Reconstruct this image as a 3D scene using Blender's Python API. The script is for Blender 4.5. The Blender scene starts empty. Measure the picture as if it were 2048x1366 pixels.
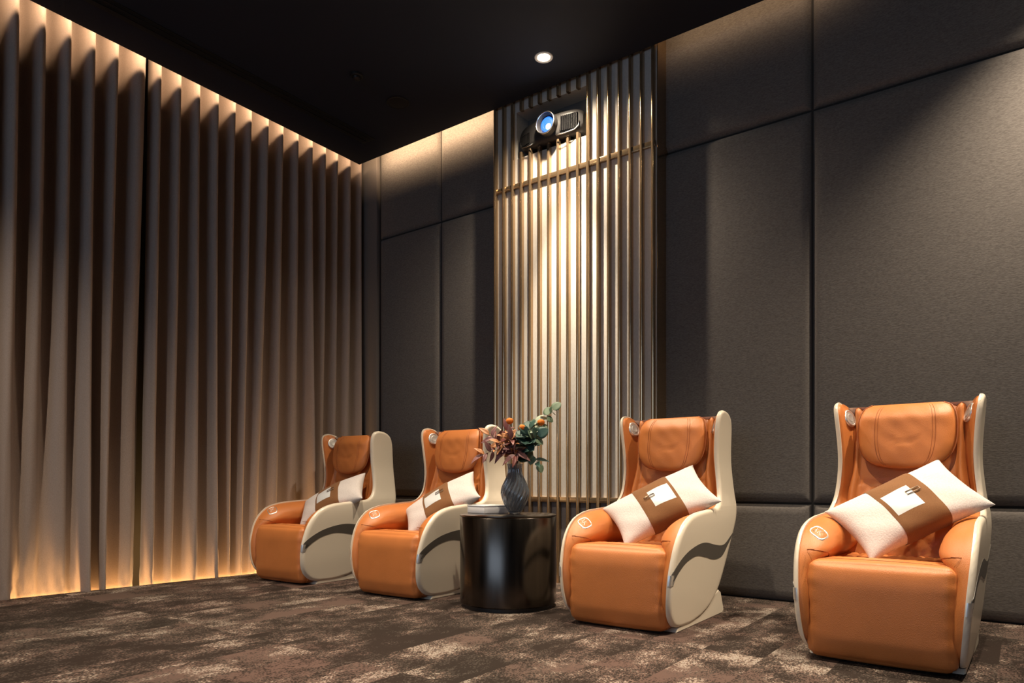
import bpy, bmesh, math, random
from mathutils import Vector, Matrix
random.seed(7)
PI = math.pi
S = bpy.context.scene
COL = S.collection
sin, cos = math.sin, math.cos

# ------------------------------------------------------------------ camera, world, exposure
cam_d = bpy.data.cameras.new('camera')
cam = bpy.data.objects.new('camera', cam_d); COL.objects.link(cam)
cam_d.sensor_width = 36.0
cam_d.lens = 24.27
cam_d.shift_y = 0.1365
cam_d.clip_start = 0.02
cam.location = (0, 0, 0.70)
cam.rotation_euler = (PI/2, 0, math.radians(36.52))
S.camera = cam
S.view_settings.view_transform = 'Standard'
S.view_settings.look = 'None'
S.view_settings.gamma = 1.0
S.view_settings.exposure = 0.1
S.view_settings.use_curve_mapping = False
S.cycles.max_bounces = 8
S.cycles.sample_clamp_indirect = 6.0
w = bpy.data.worlds.new('world'); S.world = w; w.use_nodes = True
w.node_tree.nodes['Background'].inputs[0].default_value = (0.01, 0.011, 0.014, 1)
w.node_tree.nodes['Background'].inputs[1].default_value = 0.0

ZC = 3.43            # ceiling height
YW = 4.155           # face of the upholstered wall
YE = 4.00            # ceiling edge along that wall
WARM = (1.0, 0.83, 0.62)
COVE = (1.0, 0.68, 0.40)

def spot(name, loc, energy, angle, blend, color=WARM, radius=0.03, aim=(0, 0, -1), parent=None):
    d = bpy.data.lights.new(name, 'SPOT'); d.energy = energy; d.color = color
    d.spot_size = math.radians(angle); d.spot_blend = blend; d.shadow_soft_size = radius
    o = bpy.data.objects.new(name, d); COL.objects.link(o)
    o.location = loc
    o.rotation_euler = Vector(aim).to_track_quat('-Z', 'Y').to_euler()
    if parent: o.parent = parent
    return o

def strip(name, p0, p1, width, energy, aim, color=COVE, spread=180):
    """a long thin LED strip light from p0 to p1 facing aim"""
    p0, p1 = Vector(p0), Vector(p1)
    d = bpy.data.lights.new(name, 'AREA'); d.shape = 'RECTANGLE'
    d.size = (p1-p0).length; d.size_y = width; d.energy = energy; d.color = color; d.spread = math.radians(spread)
    o = bpy.data.objects.new(name, d); COL.objects.link(o)
    z = -Vector(aim).normalized(); x = (p1-p0).normalized(); z = (z - x*z.dot(x)).normalized(); y = z.cross(x)
    m = Matrix((x, y, z)).transposed().to_4x4(); m.translation = (p0+p1)/2
    o.matrix_world = m
    return o

# LED strips: in the ceiling slot above the curtain, in the slot above the padded wall, in the floor slot under the curtain
strip('curtain_cove_light', (-4.52, 3.95, ZC+0.072), (-4.44, -2.5, ZC+0.072), 0.018, 42, (-1, 0, 0.1))
strip('wall_cove_light', (-4.45, YE-0.03, ZC+0.072), (-3.2, YE-0.03, ZC+0.072), 0.06, 14, (0, 1, 0.0))
strip('wall_cove_light', (-1.80, YE-0.03, ZC+0.072), (-0.75, YE-0.03, ZC+0.072), 0.06, 1.6, (0, 1, 0.0))
strip('floor_cove_light', (-4.60, 3.95, -0.26), (-4.85, 1.3, -0.26), 0.03, 50, (-0.22, 0, 1), color=(1.0, 0.54, 0.19))

# ------------------------------------------------------------------ materials
def mat(name, color, rough=0.5, metal=0.0, spec=None, sheen=0.0, **kw):
    m = bpy.data.materials.new(name); m.use_nodes = True
    b = m.node_tree.nodes['Principled BSDF']
    b.inputs['Base Color'].default_value = (*color, 1)
    b.inputs['Roughness'].default_value = rough
    b.inputs['Metallic'].default_value = metal
    if spec is not None: b.inputs['Specular IOR Level'].default_value = spec
    if sheen: b.inputs['Sheen Weight'].default_value = sheen
    for k, v in kw.items(): b.inputs[k.replace('_', ' ')].default_value = v
    return m

def N(m, t, **kw):
    n = m.node_tree.nodes.new(t)
    for k, v in kw.items(): setattr(n, k, v)
    return n
def L(m, a, b): m.node_tree.links.new(a, b)
def BS(m): return m.node_tree.nodes['Principled BSDF']

def ramp(m, fac, stops):
    r = N(m, 'ShaderNodeValToRGB')
    e = r.color_ramp.elements
    while len(e) < len(stops): e.new(0.5)
    for el, (p, c) in zip(e, stops): el.position = p; el.color = (*c, 1) if len(c) == 3 else c
    L(m, fac, r.inputs[0]); return r

def bump(m, height, strength, dist):
    b = N(m, 'ShaderNodeBump'); b.inputs['Strength'].default_value = strength; b.inputs['Distance'].default_value = dist
    L(m, height, b.inputs['Height']); L(m, b.outputs[0], BS(m).inputs['Normal'])

def obj_coord(m, scale=(1, 1, 1)):
    t = N(m, 'ShaderNodeTexCoord'); p = N(m, 'ShaderNodeMapping'); p.inputs['Scale'].default_value = scale
    L(m, t.outputs['Object'], p.inputs[0]); return p.outputs[0]

def noise(m, vec, scale, detail=2, rough=0.5):
    n = N(m, 'ShaderNodeTexNoise'); n.inputs['Scale'].default_value = scale; n.inputs['Detail'].default_value = detail
    n.inputs['Roughness'].default_value = rough; L(m, vec, n.inputs['Vector']); return n.outputs[0]

def fabric(name, c0, c1, scale=(260, 260, 260), rough=0.9, sheen=0.1, bstr=0.25, bdist=0.002):
    m = mat(name, c0, rough, spec=0.2, sheen=sheen)
    v = obj_coord(m, scale)
    n = noise(m, v, 1.0, 3, 0.6)
    r = ramp(m, n, [(0.3, c0), (0.7, c1)]); L(m, r.outputs[0], BS(m).inputs['Base Color'])
    bump(m, n, bstr, bdist)
    return m

def leather(name, c, rough=0.42, var=0.85):
    m = mat(name, c, rough, spec=0.45)
    v = obj_coord(m)
    big = noise(m, v, 5.0, 3, 0.5)
    r = ramp(m, big, [(0.3, tuple(x*var for x in c)), (0.7, c)]); L(m, r.outputs[0], BS(m).inputs['Base Color'])
    vo = N(m, 'ShaderNodeTexVoronoi'); vo.inputs['Scale'].default_value = 420; L(m, v, vo.inputs['Vector'])
    wr = noise(m, v, 16.0, 3, 0.55)
    mix = N(m, 'ShaderNodeMath', operation='MULTIPLY_ADD'); L(m, wr, mix.inputs[0]); mix.inputs[1].default_value = 1.3; L(m, vo.outputs['Distance'], mix.inputs[2])
    bump(m, mix.outputs[0], 0.22, 0.0025)
    return m

M = {}
M['leather'] = leather('orange_leather', (0.60, 0.20, 0.053))
M['leather_dark'] = leather('orange_leather_seam', (0.36, 0.10, 0.025), 0.55)
M['shell'] = mat('beige_gloss_plastic', (0.74, 0.66, 0.54), 0.28, spec=0.5)
M['stripe'] = mat('grey_stripe_plastic', (0.085, 0.075, 0.065), 0.4)
M['silver'] = mat('silver', (0.80, 0.79, 0.77), 0.36, 0.85)
M['grille'] = mat('speaker_grille', (0.42, 0.40, 0.38), 0.5, 0.6)
M['black'] = mat('black_plastic', (0.012, 0.012, 0.013), 0.4)
M['pillow'] = fabric('white_boucle', (0.60, 0.54, 0.52), (0.70, 0.645, 0.62), (160, 160, 160), bstr=0.5, bdist=0.003)
M['band'] = fabric('brown_suede', (0.17, 0.075, 0.028), (0.22, 0.10, 0.038), (300, 300, 300), rough=0.8)
M['patch'] = mat('white_leatherette', (0.62, 0.63, 0.64), 0.45)
M['dark_metal'] = mat('dark_metal_clasp', (0.30, 0.24, 0.19), 0.3, 0.9)
M['panel'] = fabric('grey_brown_wall_fabric', (0.094, 0.083, 0.077), (0.158, 0.141, 0.131), (75, 75, 230), bstr=0.4)
M['panel_gap'] = mat('dark_joint', (0.02, 0.018, 0.017), 0.9)
M['trim'] = fabric('taupe_trim_fabric', (0.12, 0.105, 0.10), (0.15, 0.13, 0.12))
M['curtain'] = fabric('taupe_curtain_cloth', (0.265, 0.205, 0.175), (0.345, 0.275, 0.24), (500, 500, 120), sheen=0.15, bstr=0.15)
M['ceiling'] = mat('black_ceiling_paint', (0.016, 0.021, 0.036), 0.75, spec=0.25)
M['vent'] = mat('black_vent', (0.003, 0.003, 0.004), 0.6)
M['wall'] = mat('dark_wall_paint', (0.10, 0.09, 0.085), 0.85)
M['backing'] = fabric('pale_linen_backing', (0.40, 0.375, 0.345), (0.50, 0.475, 0.44), (400, 400, 60), bstr=0.2)
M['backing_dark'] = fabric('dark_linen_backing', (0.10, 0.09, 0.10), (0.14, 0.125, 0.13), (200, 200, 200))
M['bronze'] = mat('brushed_bronze', (0.46, 0.32, 0.19), 0.2, 0.85)
def _b(m):
    v = obj_coord(m, (60, 60, 6)); n = noise(m, v, 1.0, 3, 0.6)
    r = ramp(m, n, [(0.35, (0.13,)*3), (0.75, (0.17,)*3)]); L(m, r.outputs[0], BS(m).inputs['Roughness'])
_b(M['bronze'])
M['table'] = mat('dark_polished_bronze', (0.13, 0.105, 0.085), 0.22, 1.0)
def _t(m):
    v = obj_coord(m, (9, 9, 0.5)); n = noise(m, v, 1.0, 4, 0.6)
    r = ramp(m, n, [(0.3, (0.17,)*3), (0.75, (0.32,)*3)]); L(m, r.outputs[0], BS(m).inputs['Roughness'])
    c = ramp(m, n, [(0.3, (0.07, 0.06, 0.052)), (0.7, (0.135, 0.113, 0.096))]); L(m, c.outputs[0], BS(m).inputs['Base Color'])
_t(M['table'])
M['box'] = mat('white_card', (0.78, 0.76, 0.77), 0.55)
M['glass'] = mat('smoky_glass', (0.30, 0.34, 0.40), 0.02, Transmission_Weight=0.8, IOR=1.5, Coat_Weight=1.0)
M['projector'] = mat('grey_projector_shell', (0.030, 0.028, 0.027), 0.42, spec=0.3)
M['projector_dark'] = mat('dark_projector_grille', (0.002, 0.002, 0.0025), 0.9, spec=0.0)
M['louvre'] = mat('grey_louvre', (0.02, 0.019, 0.018), 0.5)
M['steel'] = mat('pale_steel_trim', (0.62, 0.60, 0.57), 0.25, 1.0)
M['lens'] = mat('blue_lens_glass', (0.01, 0.04, 0.16), 0.05, spec=0.9)
def emis(name, c, s):
    m = mat(name, (0, 0, 0), 0.5); b = BS(m)
    b.inputs['Emission Color'].default_value = (*c, 1); b.inputs['Emission Strength'].default_value = s; return m
M['beam'] = emis('projector_beam', (0.35, 0.62, 1.0), 30)
M['beam_ring'] = emis('projector_glow', (0.03, 0.22, 1.0), 1.6)
M['lamp'] = emis('warm_lamp', (1.0, 0.82, 0.58), 40)
M['lamp_ring'] = mat('white_lamp_trim', (0.8, 0.78, 0.74), 0.4)
M['screen'] = emis('lit_projection_screen', (0.55, 0.74, 1.0), 2.2)
M['euc'] = mat('eucalyptus_leaf', (0.13, 0.195, 0.12), 0.55)
M['euc_pale'] = mat('pale_eucalyptus_leaf', (0.40, 0.46, 0.34), 0.6)
M['euc_dark'] = mat('dark_eucalyptus_leaf', (0.035, 0.085, 0.068), 0.5)
M['maroon'] = mat('maroon_leaf', (0.16, 0.046, 0.040), 0.45)
M['rust'] = mat('rust_leaf', (0.46, 0.20, 0.08), 0.5)
M['mauve'] = mat('mauve_leaf', (0.25, 0.115, 0.11), 0.5)
M['stem'] = mat('brown_stem', (0.16, 0.09, 0.05), 0.6)
M['orange_flower'] = mat('orange_flower', (0.62, 0.16, 0.01), 0.8)

def carpet_mat():
    m = mat('patchwork_carpet', (0.05, 0.04, 0.035), 0.95, spec=0.1)
    t = N(m, 'ShaderNodeTexCoord'); pos = t.outputs['Object']
    def tile(sx, sy, ofs):
        mp = N(m, 'ShaderNodeMapping'); mp.inputs['Scale'].default_value = (sx, sy, 1); mp.inputs['Location'].default_value = (ofs, ofs*0.7, 0)
        L(m, pos, mp.inputs[0])
        fl = N(m, 'ShaderNodeVectorMath', operation='FLOOR'); L(m, mp.outputs[0], fl.inputs[0])
        wn = N(m, 'ShaderNodeTexWhiteNoise', noise_dimensions='3D'); L(m, fl.outputs[0], wn.inputs['Vector']); return wn
    wn = tile(4.0, 1.0, 0.3)                       # plank tiles, 0.25 x 1.0 m, long way along Y
    sc = N(m, 'ShaderNodeVectorMath', operation='SCALE'); sc.inputs['Scale'].default_value = 17.0; L(m, wn.outputs['Color'], sc.inputs[0])
    ad = N(m, 'ShaderNodeVectorMath', operation='ADD'); L(m, pos, ad.inputs[0]); L(m, sc.outputs[0], ad.inputs[1])
    mp = N(m, 'ShaderNodeMapping'); mp.inputs['Scale'].default_value = (5.2, 3.4, 1); L(m, ad.outputs[0], mp.inputs[0])
    blot = noise(m, mp.outputs[0], 1.0, 8, 0.66)
    st = N(m, 'ShaderNodeMath', operation='MULTIPLY_ADD'); L(m, wn.outputs['Value'], st.inputs[0]); st.inputs[1].default_value = 0.14; L(m, blot, st.inputs[2])
    su = N(m, 'ShaderNodeMath', operation='SUBTRACT'); L(m, st.outputs[0], su.inputs[0]); su.inputs[1].default_value = 0.07; blot = su.outputs[0]
    def grainy(sx, sy):
        g = N(m, 'ShaderNodeTexWhiteNoise', noise_dimensions='3D')
        gm = N(m, 'ShaderNodeMapping'); gm.inputs['Scale'].default_value = (sx, sy, 1); L(m, pos, gm.inputs[0])
        gf = N(m, 'ShaderNodeVectorMath', operation='FLOOR'); L(m, gm.outputs[0], gf.inputs[0]); L(m, gf.outputs[0], g.inputs['Vector']); return g
    grain = grainy(210, 150)
    def dithered(src, k_):
        mm = N(m, 'ShaderNodeMath', operation='MULTIPLY_ADD'); L(m, grain.outputs['Value'], mm.inputs[0]); mm.inputs[1].default_value = k_; L(m, src, mm.inputs[2]); return mm.outputs[0]
    dark = (0.026, 0.019, 0.016); mid = (0.062, 0.050, 0.043); mauve = (0.125, 0.086, 0.072); pale = (0.29, 0.245, 0.21); grey = (0.24, 0.23, 0.21)
    r = ramp(m, dithered(blot, 0.22), [(0.0, dark), (0.575, dark), (0.605, mid), (0.66, mid), (0.67, mauve), (0.735, mauve), (0.75, pale), (1.0, grey)])
    # some whole planks lean to plain mauve or plain dark
    sep = N(m, 'ShaderNodeSeparateColor'); L(m, wn.outputs['Color'], sep.inputs[0])
    blot2 = noise(m, ad.outputs[0], 2.6, 6, 0.6)
    mk2 = N(m, 'ShaderNodeMath', operation='MULTIPLY_ADD'); L(m, sep.outputs[0], mk2.inputs[0]); mk2.inputs[1].default_value = 0.16; L(m, dithered(blot2, 0.10), mk2.inputs[2])
    fmask = ramp(m, mk2.outputs[0], [(0.0, (0, 0, 0)), (0.70, (0, 0, 0)), (0.735, (1, 1, 1)), (1.0, (1, 1, 1))])
    pl = N(m, 'ShaderNodeMix', data_type='RGBA'); L(m, fmask.outputs[0], pl.inputs['Factor']); L(m, r.outputs[0], pl.inputs['A']); pl.inputs['B'].default_value = (0.100, 0.068, 0.058, 1)
    n2 = noise(m, pos, 1.1, 2, 0.5)
    hue = N(m, 'ShaderNodeMix', data_type='RGBA', blend_type='MULTIPLY'); hue.inputs['Factor'].default_value = 0.6
    r2 = ramp(m, n2, [(0.3, (0.8, 0.85, 0.8)), (0.7, (1.1, 0.95, 0.92))])
    L(m, pl.outputs['Result'], hue.inputs['A']); L(m, r2.outputs[0], hue.inputs['B'])
    L(m, hue.outputs['Result'], BS(m).inputs['Base Color'])
    bump(m, grain.outputs['Value'], 0.35, 0.004)
    return m
M['carpet'] = carpet_mat()

# ------------------------------------------------------------------ mesh helpers
def link(name, me, m=None, parent=None, smooth=True, loc=None):
    o = bpy.data.objects.new(name, me); COL.objects.link(o)
    if m is not None and not me.materials:
        for q in (m if isinstance(m, list) else [m]): me.materials.append(q)
    if smooth: me.shade_smooth()
    if parent: o.parent = parent
    if loc is not None: o.location = loc
    return o

def mk(name, verts, faces, m=None, parent=None, smooth=True, fix=True, loc=None, auto=None):
    me = bpy.data.meshes.new(name); me.from_pydata([tuple(v) for v in verts], [], faces)
    if fix:
        bm = bmesh.new(); bm.from_mesh(me); bmesh.ops.recalc_face_normals(bm, faces=bm.faces)
        if auto is not None:
            for e in bm.edges:
                if len(e.link_faces) == 2 and e.calc_face_angle(0) > math.radians(auto): e.smooth = False
        for f in bm.faces: f.smooth = smooth
        bm.to_mesh(me); bm.free()
        o = bpy.data.objects.new(name, me); COL.objects.link(o)
        if m is not None: me.materials.append(m)
        if parent: o.parent = parent
        if loc is not None: o.location = loc
        return o
    return link(name, me, m, parent, smooth, loc)

def grid_faces(nr, nc, base=0, closed_c=False):
    f = []
    for i in range(nr-1):
        for j in range(nc if closed_c else nc-1):
            k = (j+1) % nc
            f.append((base+i*nc+j, base+i*nc+k, base+(i+1)*nc+k, base+(i+1)*nc+j))
    return f

def thing(name, label, cat, loc=(0, 0, 0), rz=0, group=None):
    o = bpy.data.objects.new(name, None); COL.objects.link(o)
    o.location = loc; o.rotation_euler = (0, 0, rz); o.empty_display_size = 0.1
    tag(o, label, cat, group); return o
def tag(o, label, cat, group=None):
    o['label'] = label; o['category'] = cat
    if group: o['group'] = group
    return o
def structure(o, label=None):
    o['kind'] = 'structure'
    if label: o['label'] = label
    return o

def box(name, lo, hi, m, parent=None, bevel=0.0, seg=2, smooth=None):
    bm = bmesh.new(); bmesh.ops.create_cube(bm, size=1)
    for v in bm.verts:
        v.co = Vector([(lo[i]+hi[i])/2 + v.co[i]*(hi[i]-lo[i]) for i in range(3)])
    if bevel: bmesh.ops.bevel(bm, geom=bm.edges[:], offset=bevel, segments=seg, affect='EDGES', profile=0.5)
    for f in bm.faces: f.smooth = bool(bevel) if smooth is None else smooth
    me = bpy.data.meshes.new(name); bm.to_mesh(me); bm.free()
    return link(name, me, m, parent, smooth=False) if not bevel else link(name, me, m, parent, smooth=True)

def lathe(name, prof, m, parent=None, n=48, loc=None, rib=None, auto=40, caps=True):
    verts = []; 
    for i, (r, z) in enumerate(prof):
        for j in range(n):
            a = 2*PI*j/n; rr = r
            if rib: rr = r*rib(a, z, i)
            verts.append((rr*cos(a), rr*sin(a), z))
    f = grid_faces(len(prof), n, 0, True)
    if caps: f.append(tuple(range(n-1, -1, -1))); b = (len(prof)-1)*n; f.append(tuple(range(b, b+n)))
    return mk(name, verts, f, m, parent, True, True, loc, auto)

def tube(name, pts, r, m, parent=None, n=8, closed=False):
    pts = [Vector(p) for p in pts]; verts = []; k = len(pts)
    up = None
    for i, p in enumerate(pts):
        a = pts[(i-1) % k] if (closed or i > 0) else p; b = pts[(i+1) % k] if (closed or i < k-1) else p
        t = (b-a).normalized()
        if up is None: up = t.orthogonal().normalized()
        up = (up - t*up.dot(t)).normalized(); s = t.cross(up)
        rr = r[i] if isinstance(r, (list, tuple)) else r
        for j in range(n):
            an = 2*PI*j/n; verts.append(p + (up*cos(an)+s*sin(an))*rr)
    f = grid_faces(k, n, 0, True)
    if closed:
        b = (k-1)*n
        # match the seam
        best = min(range(n), key=lambda q: (verts[b]-verts[q]).length)
        for j in range(n): f.append((b+j, b+(j+1) % n, (best+j+1) % n, (best+j) % n))
    else:
        f.append(tuple(range(n-1, -1, -1))); b = (k-1)*n; f.append(tuple(range(b, b+n)))
    return mk(name, verts, f, m, parent)

def catmull(pts, per=8, closed=False):
    P = [Vector(p) for p in pts]; out = []; n = len(P)
    for i in range(n if closed else n-1):
        if closed: a, b, c, d = P[i-1], P[i], P[(i+1) % n], P[(i+2) % n]
        else: a, b, c, d = P[max(i-1, 0)], P[i], P[i+1], P[min(i+2, n-1)]
        for k in range(per):
            t = k/per
            out.append(0.5*((2*b) + (c-a)*t + (2*a-5*b+4*c-d)*t*t + (3*b-a-3*c+d)*t**3))
    if not closed: out.append(P[-1])
    return out

def interp(xs, ys, x):
    if x <= xs[0]: return ys[0]
    for i in range(len(xs)-1):
        if x <= xs[i+1]:
            t = (x-xs[i])/(xs[i+1]-xs[i]+1e-12); return ys[i]+(ys[i+1]-ys[i])*t
    return ys[-1]
def sm(a, b, x):
    t = min(max((x-a)/(b-a), 0), 1); return t*t*(3-2*t)

def rbox_verts(lo, hi, r, n=10, bulge=0.0):
    """subdivided box with rounded edges and bulging faces"""
    bm = bmesh.new(); bmesh.ops.create_cube(bm, size=2)
    bmesh.ops.subdivide_edges(bm, edges=bm.edges[:], cuts=n, use_grid_fill=True)
    c = [(lo[i]+hi[i])/2 for i in range(3)]; h = [(hi[i]-lo[i])/2 for i in range(3)]
    for v in bm.verts:
        u = [v.co[i] for i in range(3)]
        # bias samples towards edges
        p = [h[i]*(u[i]*(1.45-0.45*abs(u[i]))) for i in range(3)]
        q = [max(-h[i]+r, min(h[i]-r, p[i])) for i in range(3)]
        d = Vector([p[i]-q[i] for i in range(3)])
        if d.length > 1e-9: d = d.normalized()*r
        e = [(1-min(1, abs(p[i]/h[i]))**2) for i in range(3)]
        for i in range(3):
            if abs(u[i]) > 0.999:
                j, k = (i+1) % 3, (i+2) % 3
                d[i] += math.copysign(bulge*math.sqrt(max(e[j]*e[k], 0)), u[i])
        v.co = Vector([c[i]+q[i]+d[i] for i in range(3)])
    return bm
def from_bm(name, bm, m, parent=None, smooth=True):
    for f in bm.faces: f.smooth = smooth
    me = bpy.data.meshes.new(name); bm.to_mesh(me); bm.free()
    return link(name, me, m, parent, smooth)

def copy_tree(o, parent=None):
    c = o.copy(); COL.objects.link(c)
    if parent: c.parent = parent
    for ch in list(o.children): copy_tree(ch, c)
    return c

# ------------------------------------------------------------------ the room
# the carpet ends along the floor slot in front of the curtain
def slot_x(y): return -4.585 - 0.105*(4.0-y)          # carpet edge
fl_poly = [(slot_x(YW+0.05), YW+0.05), (slot_x(-2.6), -2.6), (-5.3, -2.6), (-5.3, -5.3), (3.2, -5.3), (3.2, YW+0.05)]
verts = [(x, y, 0) for x, y in fl_poly]+[(x, y, -0.03) for x, y in fl_poly]
k = len(fl_poly)
faces = [tuple(range(k)), tuple(range(2*k-1, k-1, -1))]+[(i, (i+1) % k, k+(i+1) % k, k+i) for i in range(k)]
structure(mk('floor', verts, faces, M['carpet'], smooth=False), 'dark brown patchwork carpet with speckled pale patches')
structure(box('trim_1', (-5.3, -2.6, -0.33), (-4.3, YW+0.05, -0.29), M['wall']), 'bottom of the light slot in the floor under the curtain')

# ceiling slab with its lip set back from the curtain and from the padded wall
def ceil_x(y): return -4.60 + 0.028*(4.0-y)
cp = [(ceil_x(YE), YE), (ceil_x(-5.3), -5.3), (3.2, -5.3), (3.2, YE)]
verts = [(x, y, ZC) for x, y in cp]+[(x, y, ZC+0.035) for x, y in cp]
faces = [(0, 1, 2, 3), (7, 6, 5, 4)]+[(i, (i+1) % 4, 4+(i+1) % 4, 4+i) for i in range(4)]
structure(mk('ceiling', verts, faces, M['ceiling'], smooth=False), 'black ceiling with a lit gap along the curtain and the padded wall')
structure(box('trim_2', (-5.3, -5.3, 3.80), (3.2, YW+0.2, 3.85), M['ceiling']), 'upper ceiling above the light slots')

structure(box('wall_left', (-5.35, -5.3, -0.1), (-5.30, YW+0.2, 3.85), M['panel_gap']))
structure(box('wall_front', (-5.35, -5.35, -0.1), (3.25, -5.30, 3.85), M['wall']))
structure(box('wall_right', (3.20, -5.3, -0.1), (3.25, YW+0.2, 3.85), M['wall']))
wall_back = structure(box('wall_back', (-5.35, YW+0.035, -0.1), (3.25, YW+0.12, 3.85), M['panel_gap']), 'wall behind the massage chairs covered in padded fabric panels')

def pad_panel(x0, x1, z0, z1):
    """one padded fabric panel: flat cushion with rolled edges"""
    g = 0.006; x0 += g; x1 -= g; z0 += g; z1 -= g
    def axis(a, b):
        e = [0, 0.003, 0.008, 0.016, 0.03, 0.06]
        return [a+q for q in e]+[b-q for q in reversed(e)]
    xs, zs = axis(x0, x1), axis(z0, z1); verts = []
    def prof(d):
        t = min(d/0.05, 1); return 0.032*(1-(1-t)**2.6)
    for z in zs:
        for x in xs:
            d = min(x-x0, x1-x); e = min(z-z0, z1-z)
            verts.append((x, YW+0.032-min(prof(d), prof(e))-0.004*min(1, d/0.2)*min(1, e/0.2), z))
    n = len(xs)*len(zs)
    f = grid_faces(len(zs), len(xs))
    # skirt to the wall
    ring = list(range(len(xs)))+[i*len(xs)+len(xs)-1 for i in range(1, len(zs))]+[(len(zs)-1)*len(xs)+j for j in range(len(xs)-2, -1, -1)]+[i*len(xs) for i in range(len(zs)-2, 0, -1)]
    base = len(verts)
    for q in ring: verts.append((verts[q][0], YW+0.036, verts[q][2]))
    for i in range(len(ring)): f.append((ring[i], ring[(i+1) % len(ring)], base+(i+1) % len(ring), base+i))
    return mk('panel', verts, f, M['panel'], wall_back)
ZL, ZU = 0.572, 2.815
for x0, x1 in ((-4.53, -3.814), (-3.814, -3.10), (-2.394, -0.966), (-0.966, 0.462), (0.462, 1.89), (1.89, 3.19)):
    for z0, z1 in ((0.0, ZL), (ZL, ZU), (ZU, 3.79)): pad_panel(x0, x1, z0, z1)
structure(box('trim_3', (-4.80, YW-0.015, 0), (-4.536, YW+0.036, 3.79), M['trim'], bevel=0.006), 'plain fabric strip between the curtain and the padded panels')

# projection screen on the far wall behind the camera
scr = thing('projection_screen', 'wide projection screen lit pale blue on the wall facing the projector', 'screen', (-1.2, -5.28, 0.75))
box('screen_surface', (-2.4, 0.0, 0.0), (2.4, 0.012, 2.5), M['screen'], scr)
for a, b in (((-2.46, 0, -0.06), (2.46, 0.02, 0)), ((-2.46, 0, 2.5), (2.46, 0.02, 2.56)), ((-2.46, 0, 0), (-2.4, 0.02, 2.5)), ((2.4, 0, 0), (2.46, 0.02, 2.5))):
    box('frame_bar', a, b, M['black'], scr)

# ------------------------------------------------------------------ curtains
def hsh(i, s=0): return random.Random(i*7919+s*104729).random()
def curtain(name, y0, y1, label, seed):
    pitch = 0.138; per = 14
    n = int(round((y1-y0)/pitch*per)); rows = [-0.07, 0, 0.05, 0.12, 0.22, 0.35, 0.55, 0.8, 1.1, 1.4, 1.7, 2.0, 2.3, 2.6, 2.9, 3.1, 3.25, 3.35, 3.45, 3.55, 3.72]
    verts = []
    for z in rows:
        low = min(1, 1-z/3.72)
        for j in range(n+1):
            y = y0+(y1-y0)*j/n
            p = (y-1.483)/pitch; i = math.floor(p+0.5); fr = p-i
            # some folds fade towards the hem, so neighbours merge into broader ones
            def k_of(q): return (0.9+0.25*hsh(q, 3))*(1-(0.75*sm(0.25, 0.95, low) if hsh(q, 21) > 0.62 else 0.1*low))
            k0 = k_of(i); k1 = k_of(i+1) if fr > 0 else k_of(i-1); t = abs(fr); amp = 0.076*(k0*(1-t)+k1*t)
            c = cos(2*PI*fr); wv = math.copysign(abs(c)**0.62, c)      # broad flat crests, tight turns; crest to the room at fr = 0
            x = amp*wv
            ef = sm(0, 0.3, abs(y-2.255))
            yy = y + ef*(low**1.3*0.035*sin(2.1*p*0.37+seed) + low**2*0.03*sin(1.3*p+4*seed))
            x += low**1.5*0.028*sin(1.9*p+seed*2.1)*ef + low**4*0.014*sin(5.1*p) + low**6*0.006*sin(17*p+30*z)
            if y > y1-0.12 and y1 < 3: yy += 0.05*(1-low)*sm(y1-0.12, y1, y)
            base = ceil_x(y)-0.155 - low*0.072*(4.0-y)
            verts.append((base+x, yy, 0.012+z))
    f = grid_faces(len(rows), n+1)
    o = mk(name, verts, f, M['curtain'], fix=False)
    md = o.modifiers.new('thickness', 'SOLIDIFY'); md.thickness = 0.004
    return tag(o, label, 'curtain')
curtain('curtain', -0.9, 2.24, 'long taupe pleated curtain at the far left, left of the dark gap', 1)
curtain('curtain', 2.275, 4.10, 'taupe pleated curtain behind the leftmost massage chair, reaching the room corner', 2)

# ------------------------------------------------------------------ slatted wall screen
scr_x0, scr_x1 = -3.135, -1.845
ss = thing('slat_screen', 'tall wall screen of bronze slats over pale linen behind the round table', 'wall screen', (0, 0, 0))
ss.location = ((scr_x0+scr_x1)/2, YW, 0)
ox, oy = ss.location.x, ss.location.y
def sbox(name, lo, hi, m, bevel=0.0, seg=2):
    return box(name, (lo[0]-ox, lo[1]-oy, lo[2]), (hi[0]-ox, hi[1]-oy, hi[2]), m, ss, bevel, seg)
pitch = 0.0785; sw = 0.02
NX0, NX1, NZ0, NZ1 = scr_x0+2*pitch+sw+0.012, scr_x0+10*pitch-0.004, 3.03, 3.365
for lo, hi in (((scr_x0, ZL+0.02), (scr_x1-0.006, NZ0)), ((scr_x0, NZ0), (NX0, NZ1)), ((NX1, NZ0), (scr_x1-0.006, NZ1)), ((scr_x0, NZ1), (scr_x1-0.006, 3.60))):
    sbox('backing_panel', (lo[0], 4.034, lo[1]), (hi[0], YW+0.03, hi[1]), M['backing'])
sbox('niche_back', (NX0, YW+0.022, NZ0), (NX1, YW+0.03, NZ1), M['wall'])
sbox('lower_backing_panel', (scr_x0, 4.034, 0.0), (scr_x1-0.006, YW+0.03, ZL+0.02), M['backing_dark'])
sbox('side_frame', (scr_x1-0.006, 4.03, 0.0), (scr_x1, YW+0.03, 3.60), M['bronze'])
slat_mesh = {}
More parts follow.
